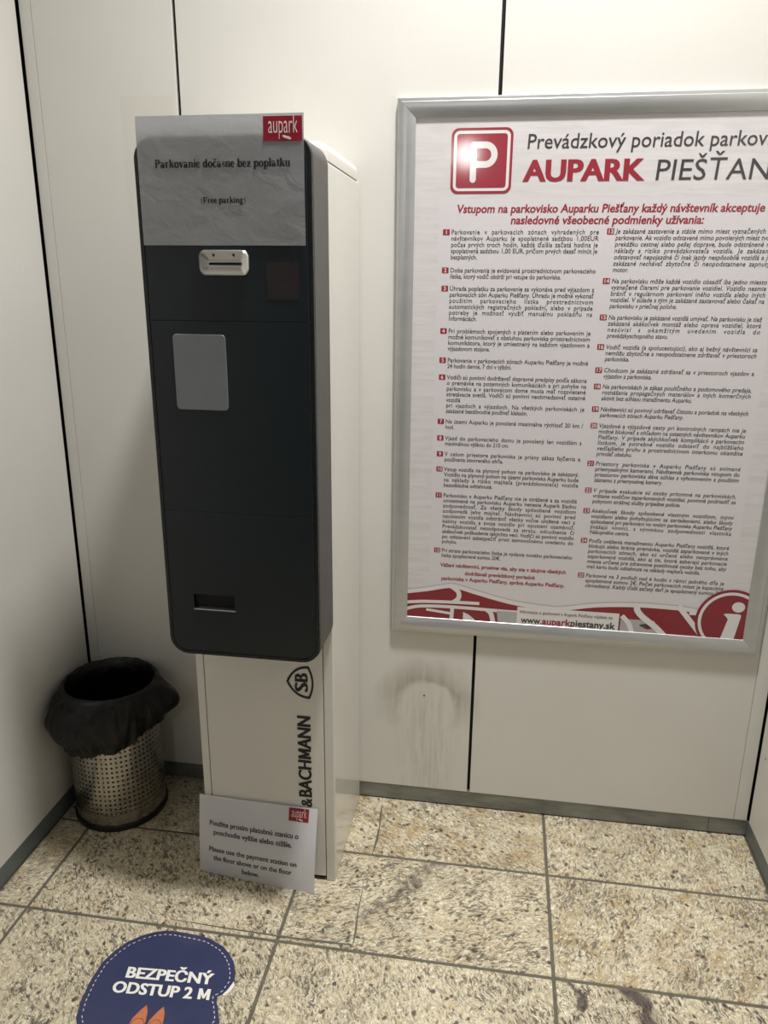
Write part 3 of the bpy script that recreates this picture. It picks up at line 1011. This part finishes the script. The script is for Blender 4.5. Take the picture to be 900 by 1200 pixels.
COL1 = [
 (1.5030, ['Parkovanie v parkovacích zónach vyhradených pre', 'návštevníkov Auparku je spoplatnené sadzbou 1,00EUR', 'počas prvých troch hodín, každá ďalšia začatá hodina je', 'spoplatnená sadzbou 1,00 EUR, pričom prvých desať minút je', 'bezplatných.']),
 (1.4215, ['Doba parkovania je evidovaná prostredníctvom parkovacieho', 'lístka, ktorý vodič obdrží pri vstupe do parkoviska.']),
 (1.3818, ['Úhrada poplatku za parkovanie sa vykonáva pred výjazdom z', 'parkovacích zón Auparku Piešťany. Úhradu je možné vykonať', 'použitím parkovacieho lístka prostredníctvom', 'automatických registračných pokladní, alebo v prípade', 'potreby je možnosť využiť manuálnu pokladňu na', 'Informáciách.']),
 (1.2872, ['Pri problémoch spojených s platením alebo parkovaním je', 'možné komunikovať s obsluhou parkoviska prostredníctvom', 'komunikátora, ktorý je umiestnený na každom vjazdovom a', 'výjazdovom stojane.']),
 (1.2204, ['Parkovanie v parkovacích zónach Auparku Piešťany je možné', '24 hodín denne, 7 dní v týždni.']),
 (1.1810, ['Vodiči sú povinní dodržiavať dopravné predpisy podľa zákona', 'o premávke na pozemných komunikáciách a pri pohybe na', 'parkovisku a v parkovacom dome musia mať rozsvietené', 'stretávacie svetlá. Vodiči sú povinní neobmedzovať ostatné', 'vozidlá', 'pri vjazdoch a výjazdoch. Na všetkých parkoviskách je', 'zakázané bezdôvodne používať klaksón.']),
 (1.0760, ['Na území Auparku je povolená maximálna rýchlosť 20 km /', 'hod.']),
 (1.0355, ['Vjazd do parkovacieho domu je povolený len vozidlám s', 'maximálnou výškou do 210 cm.']),
 (0.9965, ['V celom priestore parkoviska je prísny zákaz fajčenia a', 'používania otvoreného ohňa.']),
 (0.9588, ['Vstup vozidla na plynový pohon na parkovisko je zakázaný.', 'Vozidlo na plynový pohon na území parkoviska Auparku bude', 'na náklady a riziko majiteľa (prevádzkovateľa) vozidla', 'bezodkladne odtiahnuté.']),
 (0.8928, ['Parkovisko v Auparku Piešťany nie je strážené a za vozidlá', 'umiestnené na parkovisku Auparku nenesie Aupark žiadnu', 'zodpovednosť. Za všetky škody spôsobené vozidlom', 'zodpovedá jeho majiteľ. Návštevníci sú povinní pred', 'opustením vozidla odstrániť všetky voľne uložené veci z', 'kabíny vozidla a svoje vozidlo pri opustení uzamknúť.', 'Prevádzkovateľ nezodpovedá za stratu, odcudzenie či', 'akékoľvek poškodenie takýchto vecí. Vodiči sú povinní vozidlo', 'po odstavení zabezpečiť proti samovoľnému uvedeniu do', 'pohybu.']),
 (0.7495, ['Pri strate parkovacieho lístka je vydanie nového parkovacieho', 'lístka spoplatnené sumou 20€.']),
]
COL2 = [
 (1.5045, ['Je zakázané zastavenie a státie mimo miest vyznačených na', 'parkovanie. Ak vozidlo odstavené mimo povolených miest tvorí', 'prekážku cestnej alebo pešej doprave, bude odstránené na', 'náklady a riziko prevádzkovateľa vozidla. Je zakázané', 'odstavovať nepojazdné či inak jazdy nespôsobilé vozidlá a je', 'zakázané nechávať zbytočne či neopodstatnene zapnutý', 'motor.']),
 (1.4010, ['Na parkovisku môže každé vozidlo obsadiť iba jedno miesto', 'vyznačené čiarami pre parkovanie vozidiel. Vozidlo nesmie', 'brániť v regulárnom parkovaní iného vozidla alebo iných', 'vozidiel. V súlade s tým je zakázané zastavovať alebo čakať na', 'parkovisku v priečnej polohe.']),
 (1.3230, ['Na parkovisku je zakázané vozidlá umývať. Na parkovisku je tiež', 'zakázaná akákoľvek montáž alebo oprava vozidiel, ktorá', 'nesúvisí s okamžitým uvedením vozidla do', 'prevádzkyschopného stavu.']),
 (1.2580, ['Vodič vozidla (a spolucestujúci), ako aj bežný návštevníci sa', 'nemôžu zbytočne a neopodstatnene zdržiavať v priestoroch', 'parkoviska.']),
 (1.2060, ['Chodcom je zakázané zdržiavať sa v priestoroch vjazdov a', 'výjazdov z parkoviska.']),
 (1.1690, ['Na parkoviskách je zákaz pouličného a podomového predaja,', 'roznášania propagačných materiálov a iných komerčných', 'aktivít bez súhlasu manažmentu Auparku.']),
 (1.1168, ['Návštevníci sú povinný udržiavať čistotu a poriadok na všetkých', 'parkovacích zónach Auparku Piešťany.']),
 (1.0782, ['Vjazdové a výjazdové cesty pri kontrolných rampách nie je', 'možné blokovať s ohľadom na ostatných návštevníkov Auparku', 'Piešťany. V prípade akýchkoľvek komplikácii s parkovacím', 'lístkom, je potrebné vozidlo odstaviť do najbližšieho', 'vedľajšieho pruhu a prostredníctvom interkomu okamžite', 'privolať obsluhu.']),
 (0.9882, ['Priestory parkoviska v Auparku Piešťany sú snímané', 'priemyselnými kamerami. Návštevník parkoviska vstupom do', 'priestorov parkoviska dáva súhlas s vyhotovením a použitím', 'záznamu z priemyselnej kamery.']),
 (0.9226, ['V prípade evakuácie sú osoby prítomné na parkoviskách,', 'vrátane vodičov zaparkovaných vozidiel, povinné podriadiť sa', 'pokynom strážnej služby prípadne polície.']),
 (0.8717, ['Akékoľvek škody spôsobené vlastným vozidlom, inými', 'vozidlami alebo pohybujúcimi sa zariadeniami, alebo škody', 'spôsobené pri parkovaní vo vnútri parkoviska Auparku Piešťany', 'znášajú vinníci, s výnimkou zodpovednosti vlastníka', 'Nákupného centra.']),
 (0.7962, ['Podľa uváženia manažmentu Auparku Piešťany vozidlá, ktoré', 'blokujú alebo bránia premávke, vozidlá zaparkované v iných', 'parkovacích zónach, ako sú určené alebo neoprávnene', 'zaparkované vozidlá, ako aj tie, ktoré zaberajú parkovacie', 'miesta určené pre zdravotne postihnuté osoby bez toho, aby', 'mali kartu budú odtiahnuté na náklady majiteľa vozidla.']),
 (0.7062, ['Parkovné na 3 podlaží nad 6 hodín v rámci jedného dňa je', 'spoplatnené sumou 2€. Počet parkovacích miest je kapacitne', 'obmedzený. Každý ďalší začatý deň je spoplatnený sumou 2€.']),
]
PITCH = 0.0133
num = 0
for x0, x1, items, sh in ((0.5395, 0.8610, COL1, 0.0), (0.8965, 1.2210, COL2, 0.14)):
    for z, lines in items:
        num += 1
        rt = MB()
        nb = MB()
        for i, s in enumerate(lines):
            last = i == len(lines) - 1 or s == 'vozidlá'
            zz = z - i * PITCH
            sz = 0.0129
            wn = text_width(s) * sz
            if last and not s.endswith('2€.'):
                put(rt, lay(s, x0, zz, sz, min(wn * 0.93, x1 - x0), 'L', 0.009, sh, sy=1.1), fp0(2), 'ink_dark')
            else:
                put(rt, lay(s, x0, zz, sz, x1 - x0, 'L', 0.009, sh, sy=1.1, mode='just'), fp0(2), 'ink_dark')
        bw = 0.0152
        bx = x0 - 0.0035 - bw
        poly(nb, rrect(bx, z - 0.0020, bx + bw, z + 0.0108, 0.0015, 3), fp0(2), 'ink_red')
        put(nb, lay(str(num), bx + bw / 2, z + 0.0002, 0.0125, None, 'C', 0.015), fp0(3), 'ink_white')
        rt.build('rule_paragraph', psheet)
        nb.build('rule_number', psheet)
nb = MB()
for s, xa, xb, z in (('Vážení návštevníci, prosíme vás, aby ste v záujme všetkých', 0.538, 0.8490, 0.7105), ('dodržiavali prevádzkový poriadok', 0.600, 0.7750, 0.6910), ('parkoviska v Auparku Piešťany, správa Auparku Piešťany.', 0.541, 0.8480, 0.6745)):
    put(nb, lay(s, xa, z, 0.0129, xb - xa, 'L', 0.018, sy=1.1, double=0.008), fp0(2), 'ink_red')
nb.build('closing_note', psheet)

# road graphic along the foot of the poster
gr = MB()


def smooth(pts, n=6):
    out = []
    for i in range(len(pts) - 1):
        p0 = Vector(pts[max(0, i - 1)]); p1 = Vector(pts[i]); p2 = Vector(pts[i + 1]); p3 = Vector(pts[min(len(pts) - 1, i + 2)])
        for k in range(n):
            t = k / n
            out.append(tuple(0.5 * ((2 * p1) + (p2 - p0) * t + (2 * p0 - 5 * p1 + 4 * p2 - p3) * t * t + (3 * p1 - p0 - 3 * p2 + p3) * t ** 3)))
    out.append(pts[-1])
    return out


edge = smooth([(IX0, 0.6405), (0.505, 0.6512), (0.5527, 0.6625), (0.5807, 0.6635), (0.6351, 0.6495), (0.7215, 0.6300), (0.8066, 0.6218), (0.8484, 0.6227), (0.9302, 0.6379), (1.0316, 0.6455), (1.1322, 0.6439), (1.1766, 0.6390), (IX1, 0.630)])
drop = [(a, b - 0.004) for a, b in edge]
poly(gr, [(a, b + 0.0035) for a, b in edge] + [(IX1, IZ0), (IX0, IZ0)], fp0(2), 'ink_shadow')
poly(gr, edge + [(IX1, IZ0), (IX0, IZ0)], fp0(3), 'ink_white')
red_top = [(a, b - 0.0105) for a, b in edge]
poly(gr, red_top + [(IX1, IZ0), (IX0, IZ0)], fp0(4), 'ink_red_deep')


RN = [0]


def road(pts, wd, lvl=5, key='ink_white', sm=True):
    RN[0] += 1
    lvl = lvl + 0.06 * RN[0]
    put(gr, [stroke(smooth(pts) if sm else pts, wd)], fp0(lvl), key)


road([(IX0, 0.6065), (0.50, 0.6125), (0.58, 0.6155), (0.64, 0.6165)], 0.0085)
road([(0.562, 0.662), (0.583, 0.648), (0.588, 0.634), (0.583, 0.622), (0.574, 0.616)], 0.0120)
road([(0.44, 0.5830), (0.475, 0.5960), (0.52, 0.6010), (0.60, 0.6020), (0.70, 0.6000), (0.745, 0.6000)], 0.0085)
road([(0.572, 0.602), (0.570, 0.560)], 0.0095, 5, 'ink_white', False)
road([(0.505, 0.5905), (0.54, 0.5870), (0.575, 0.5830)], 0.0070)
poly(gr, [(0.600, 0.590), (0.615, 0.5835), (0.650, 0.555), (0.600, 0.555)], fp0(5), 'ink_white')
road([(0.6600, 0.6010), (0.6710, 0.5900), (0.6780, 0.5600)], 0.0120)
# pale photo strip with the address line
poly(gr, [(0.6850, 0.6000), (0.7360, 0.6000), (0.7360, IZ0), (0.6900, IZ0)], fp0(6), 'ink_grey')
poly(gr, [(0.7360, 0.6150), (0.9860, 0.6150), (0.9860, IZ0), (0.7360, IZ0)], fp0(6), 'ink_white')
poly(gr, [(0.9900, 0.6020), (1.0700, 0.6020), (1.0980, IZ0), (0.9900, IZ0)], fp0(6), 'ink_grey')
road([(0.992, 0.610), (1.010, 0.590), (1.022, 0.560)], 0.012, 7)
poly(gr, [(1.035, 0.589), (1.050, 0.593), (1.066, 0.588), (1.060, 0.583), (1.040, 0.584)], fp0(7), 'ink_dark')
poly(gr, [(1.045, 0.582), (1.062, 0.586), (1.070, 0.581), (1.055, 0.578)], fp0(7), 'ink_red')
road([(1.0290, 0.6450), (1.0265, 0.630), (1.0400, 0.612), (1.0750, 0.585), (1.1050, 0.556)], 0.0150, 7)
road([(1.1230, 0.6460), (1.1420, 0.6230), (1.1980, 0.556)], 0.0130, 7, 'ink_white', False)
road([(1.1500, 0.6290), (1.2000, 0.6290)], 0.0090, 7, 'ink_white', False)
road([(1.1850, 0.5800), (1.2050, 0.5850)], 0.0080, 7, 'ink_white', False)
gr.build('road_graphic', psheet)
ad = MB()
put(ad, lay('Informácie o parkovaní v Aupark Piešťany nájdete na:', 0.7420, 0.5990, 0.0118, 0.2300, 'L', 0.004), fp0(8), 'ink_dark')
put(ad, lay('www.', 0.7470, 0.5722, 0.0255, 0.0520, 'L', 0.018), fp0(8), 'ink_dark')
put(ad, lay('aupark', 0.7995, 0.5722, 0.0255, 0.0690, 'L', 0.018, double=0.008), fp0(8), 'ink_red')
put(ad, lay('piestany.sk', 0.8690, 0.5722, 0.0255, 0.1080, 'L', 0.018, double=0.008), fp0(8), 'ink_dark')
ad.build('web_address', psheet)

# round information symbol, cropped by the frame
ic = MB()
ICX, ICZ = 1.2480, 0.6140


def disc(r, lim=IX1 + 0.004):
    pts = []
    for k in range(64):
        a = 2 * pi * k / 64
        pts.append((min(lim, ICX + r * cos(a)), max(IZ0 - 0.004, ICZ + r * sin(a))))
    return pts


poly(ic, disc(0.0830), fp0(9), 'ink_red_deep')
poly(ic, disc(0.0762), fp0(10), 'ink_white')
poly(ic, disc(0.0690), fp0(11), 'ink_red_deep')
poly(ic, arc(1.2610, 0.6530, 0.0150, 0.0135, 0, 345, 23), fp0(12), 'ink_white')
poly(ic, [(1.2290, 0.6330), (1.2380, 0.6350), (1.2660, 0.6350), (1.2700, 0.6310), (1.2580, 0.5560), (1.2280, 0.5560), (1.2290, 0.5700), (1.2405, 0.6190), (1.2380, 0.6240)], fp0(12), 'ink_white')
ic.build('information_symbol', psheet)

# ================================================================== WASTE BIN
BX, BY, BRAD, BH = -0.3180, -0.1370, 0.1180, 0.380
wbin = thing('waste_bin', (BX, BY, 0), 'round perforated stainless steel waste bin in the left corner', 'bin')
sh_ = MB()
NA = 60
rows = 22
zb0, zb1 = 0.046, 0.350
dz = (zb1 - zb0) / rows


def cyl(u, z, r=BRAD):
    return (BX + r * cos(u), BY + r * sin(u), z)


du = 2 * pi / NA
for j in range(rows):
    for i in range(NA):
        uc, zc = (i + 0.5) * du, zb0 + (j + 0.5) * dz
        sq = [(-1, -1), (0, -1), (1, -1), (1, 0), (1, 1), (0, 1), (-1, 1), (-1, 0)]
        vs = [cyl(uc + a * du / 2, zc + b * dz / 2) for a, b in sq]
        hr = 0.0031
        vs += [cyl(uc + hr / BRAD * cos(radians(225 + 45 * k)), zc + hr * sin(radians(225 + 45 * k))) for k in range(8)]
        sh_.add(vs, [(k, (k + 1) % 8, 8 + (k + 1) % 8, 8 + k) for k in range(8)], 'steel')
for za, zb in ((0.014, zb0), (zb1, BH)):
    vs = [cyl(i * du, z) for z in (za, zb) for i in range(NA)]
    sh_.add(vs, [(i, (i + 1) % NA, NA + (i + 1) % NA, NA + i) for i in range(NA)], 'steel')
# rolled rim
vs = []
for k in range(8):
    a = 2 * pi * k / 8
    vs += [cyl(i * du, BH + 0.003 * sin(a), BRAD - 0.0015 + 0.003 * cos(a)) for i in range(NA)]
sh_.add(vs, [(k * NA + i, k * NA + (i + 1) % NA, ((k + 1) % 8) * NA + (i + 1) % NA, ((k + 1) % 8) * NA + i) for k in range(8) for i in range(NA)], 'steel')
so = sh_.build('perforated_shell', wbin)
bm = bmesh.new()
bm.from_mesh(so.data)
bmesh.ops.remove_doubles(bm, verts=bm.verts, dist=1e-5)
for f in bm.faces:
    f.smooth = True
bm.to_mesh(so.data)
bm.free()
# vertical welded seam at the front
sm_ = MB()
ua = radians(-82)
vs = []
for z in (0.016, 0.30):
    for da in (-0.010, 0.010):
        vs.append(cyl(ua + da, z, BRAD + 0.0008))
sm_.add(vs, [(0, 1, 3, 2)], 'steel')
sm_.build('weld_seam', wbin)
br = MB()
prof_b = [(BRAD - 0.012, 0.0), (BRAD + 0.0035, 0.0), (BRAD + 0.0045, 0.003), (BRAD + 0.0045, 0.013), (BRAD + 0.003, 0.016), (BRAD - 0.001, 0.016)]
vs = []
for r_, z in prof_b:
    vs += [cyl(i * du, z, r_) for i in range(NA)]
fs = [(k * NA + i, k * NA + (i + 1) % NA, (k + 1) * NA + (i + 1) % NA, (k + 1) * NA + i) for k in range(len(prof_b) - 1) for i in range(NA)]
fs.append(list(range(NA))[::-1])
br.add(vs, fs, 'bin_base')
br.build('base_ring', wbin, 40)

# bin liner folded over the rim
lb = MB()
NB, = (144,)
sections = []


def angd(a, b):
    return abs((a - b + 180) % 360 - 180)


def hem_z(deg):
    # height of the folded-over edge round the bin
    z = 0.245
    z -= 0.010 * exp(-(angd(deg, 262) / 28) ** 2)
    z += 0.045 * exp(-(angd(deg, 5) / 40) ** 2)
    z += 0.012 * exp(-(angd(deg, 215) / 25) ** 2)
    z += 0.010 * noise.noise(Vector((cos(radians(deg)) * 3, sin(radians(deg)) * 3, 1.7)))
    return z


def flare(deg):
    f = 0.010
    f += 0.064 * exp(-(angd(deg, 4) / 18) ** 2)
    f += 0.056 * exp(-(angd(deg, 238) / 30) ** 2)
    f += 0.008 * exp(-(angd(deg, 285) / 35) ** 2)
    return f


NO = 18
NI = 9
for k in range(NB):
    deg = 360 * k / NB
    a = radians(deg)
    col = []
    fold = noise.noise(Vector((cos(a) * 4.2, sin(a) * 4.2, 0.0)))
    fine_ = noise.noise(Vector((cos(a) * 13, sin(a) * 13, 4.0)))
    for q in range(NI):                                    # inside, from deep down up to the rim
        t = q / (NI - 1)
        z = 0.06 + (BH + 0.004 - 0.06) * t
        r_ = BRAD - 0.006 - 0.010 * (1 - t) + 0.004 * fine_ * (1 - t)
        col.append((r_, z))
    hz, fl2 = hem_z(deg), flare(deg)
    rimz = BH + 0.009 + 0.004 * fold
    col.append((BRAD + 0.0, rimz))
    for q in range(NO):                                    # outside, from the rim down to the hem
        t = (q + 1) / NO
        z = rimz - 0.004 + (hz - rimz) * t
        bul = sin(pi * min(1, t * 1.05) ** 0.8)
        cr = noise.noise(Vector((cos(a) * 7, sin(a) * 7, z * 16))) * 0.010 * min(1, t * 3)
        r_ = BRAD + 0.006 + fl2 * (0.30 * t + 0.85 * bul * (0.55 + 0.45 * t)) + cr + 0.008 * fold * t + 0.006 * fine_ * t
        r_ = max(r_, BRAD + 0.0065)
        col.append((r_, z))
    sections.append((a, col))
nc = len(sections[0][1])
vs = []
for a, col in sections:
    for r_, z in col:
        x, y = BX + r_ * cos(a), BY + r_ * sin(a)
        x = max(x, XL + 0.003 + 0.002 * abs(sin(a * 9)))
        y = min(y, -0.004)
        vs.append((x, y, z))
lb.add(vs, [(k * nc + q, ((k + 1) % NB) * nc + q, ((k + 1) % NB) * nc + q + 1, k * nc + q + 1) for k in range(NB) for q in range(nc - 1)], 'bag')
lb.add([sv for sv in [vs[k * nc] for k in range(NB)]], [list(range(NB))], 'bag')
liner = lb.build('bin_liner', None, 180)
tag(liner, 'black plastic bin liner folded over the rim of the steel bin', 'bin bag')

# ================================================================== FLOOR STICKER
stk = thing('floor_sticker', (0.035, -0.69, 0), 'dark blue round distance sticker with torn edge on the granite floor', 'floor sticker')
SCX, SCY, SRAD = 0.036, -0.692, 0.155
out = [(-0.1115, -0.640), (-0.099, -0.607), (-0.0826, -0.5807), (-0.060, -0.560), (-0.036, -0.5465), (-0.012, -0.5395), (0.012, -0.5395), (0.040, -0.5420), (0.068, -0.5425), (0.092, -0.5445), (0.1297, -0.560), (0.150, -0.577), (0.1652, -0.5947), (0.176, -0.616), (0.1825, -0.639), (0.179, -0.652), (0.176, -0.664), (0.169, -0.673), (0.160, -0.679), (0.163, -0.692), (0.170, -0.703), (0.176, -0.716), (0.1850, -0.735)]
out = out[::-1]
tail = [(SCX + 0.155 * cos(radians(t)), SCY + 0.155 * sin(radians(t))) for t in range(-150, -20, 10)]
out = [(-0.1080, -0.735), (-0.1130, -0.690)] + out[::-1] + tail[::-1]
gapm = MB()  # black crescent laid on the floor as the shadow of the lifted edge
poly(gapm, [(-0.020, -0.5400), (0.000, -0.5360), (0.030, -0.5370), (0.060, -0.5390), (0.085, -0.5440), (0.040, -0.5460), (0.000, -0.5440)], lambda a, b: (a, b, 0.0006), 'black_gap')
gapm.build('lifted_edge_shadow', stk)['label'] = 'black sliver standing for the shadow under the lifted top edge of the sticker'
vin = MB()
ZS = 0.0012
ccw = out[::-1]
tess = tessellate_polygon([[Vector((a, b, 0)) for a, b in ccw]])


def lift_z(a, b):
    d_ = exp(-((a - 0.040) / 0.045) ** 2) * max(0, min(1, (b + 0.566) / 0.024))
    return ZS + 0.0045 * d_


# vinyl as a fan grid so the lifted rim can curl
cx_, cy_ = 0.035, -0.685
ringsn = 10
n = len(ccw)
vs = [(cx_, cy_, ZS)]
for r_ in range(1, ringsn + 1):
    t = r_ / ringsn
    for a, b in ccw:
        x, y = cx_ + (a - cx_) * t, cy_ + (b - cy_) * t
        vs.append((x, y, lift_z(x, y)))
fs = [(0, 1 + i, 1 + (i + 1) % n) for i in range(n)]
for r_ in range(ringsn - 1):
    fs += [(1 + r_ * n + i, 1 + r_ * n + (i + 1) % n, 1 + (r_ + 1) * n + (i + 1) % n, 1 + (r_ + 1) * n + i) for i in range(n)]
# skirt down to the floor: the sticker's thickness
b0 = len(vs)
vs += [(a, b, max(0.0003, lift_z(a, b) - 0.0009)) for a, b in ccw]
fs += [(1 + (ringsn - 1) * n + i, b0 + i, b0 + (i + 1) % n, 1 + (ringsn - 1) * n + (i + 1) % n) for i in range(n)]
vin.add([(a, b, c) for a, b, c in vs], fs, 'sticker_navy')
vinyl = vin.build('vinyl_disc', stk, 30)
fz = lambda a, b: (a, b, lift_z(a, b) + 0.0004)
# torn backing paper peeking out and the dark gap under the lifted rim
tn = MB()
poly(tn, [(0.1815, -0.641), (0.1860, -0.650), (0.1830, -0.664), (0.1740, -0.677), (0.1690, -0.674), (0.1755, -0.662)], lambda a, b: (a, b, 0.0018), 'sticker_white')
tn.build('torn_edge', stk)['label'] = 'white torn edge of the sticker'
pt = MB()
th = radians(3.8)


def srow(s, cx, cy, wd, cap):
    ps_ = lay(s, 0, 0, cap / 0.682, wd, 'C', 0.02, -0.12, double=0.02)
    res = []
    for v_, f_ in ps_:
        res.append(([(cx + a * cos(th) - b * sin(th), cy + a * sin(th) + b * cos(th)) for a, b in v_], f_))
    return res


put(pt, srow('BEZPEČNÝ', 0.0455, -0.6610, 0.186, 0.0250), fz, 'sticker_white', 2)
pt.build('printed_word', vinyl)
pt = MB()
put(pt, srow('ODSTUP 2 M', 0.0450, -0.6975, 0.207, 0.0250), fz, 'sticker_white', 2)
pt.build('printed_words', vinyl)
ds = MB()
ins = [(cx_ + (a - cx_) * 0.93, cy_ + (b - cy_) * 0.93) for a, b in out]
ins = ins[::-1]
# walk the inset outline and lay dashes
acc, dash = 0.0, 0.0062
path = []
for i in range(len(ins)):
    a, b = Vector(ins[i]), Vector(ins[(i + 1) % len(ins)])
    m_ = max(1, int((b - a).length / 0.0008))
    path += [a.lerp(b, k / m_) for k in range(m_)]
seg_, cur, on = [], 0.0, True
for p0, p1 in zip(path, path[1:]):
    if on:
        seg_.append(p0)
    cur += (p1 - p0).length
    if cur > (dash if on else 0.0042):
        if on and len(seg_) > 2:
            put(ds, [stroke([tuple(q) for q in seg_], 0.0013)], fz, 'sticker_white')
        on, cur, seg_ = not on, 0.0, []
ds.build('dashed_border', vinyl)
sho = MB()
for sx_, cx0, cy0 in ((-1, 0.0275, -0.7210), (1, 0.0625, -0.7190)):
    toe = [(cx0, cy0), (cx0 + 0.008, cy0 - 0.014), (cx0 + 0.0135, cy0 - 0.034), (cx0 + 0.0145, cy0 - 0.060), (cx0 - 0.0165, cy0 - 0.060), (cx0 - 0.0150, cy0 - 0.032), (cx0 - 0.008, cy0 - 0.014)]
    poly(sho, toe[::-1], fz, 'shoe_tan')
    fz2 = lambda a, b: (a, b, ZS + 0.0007)
    put(sho, [stroke(arc(cx0, cy0 - 0.050, 0.0145, 0.020, 165, 15, 10), 0.0011)], fz2, 'shoe_dark')
sho.build('printed_shoes', vinyl)

bpy.data.objects.remove(_fo)
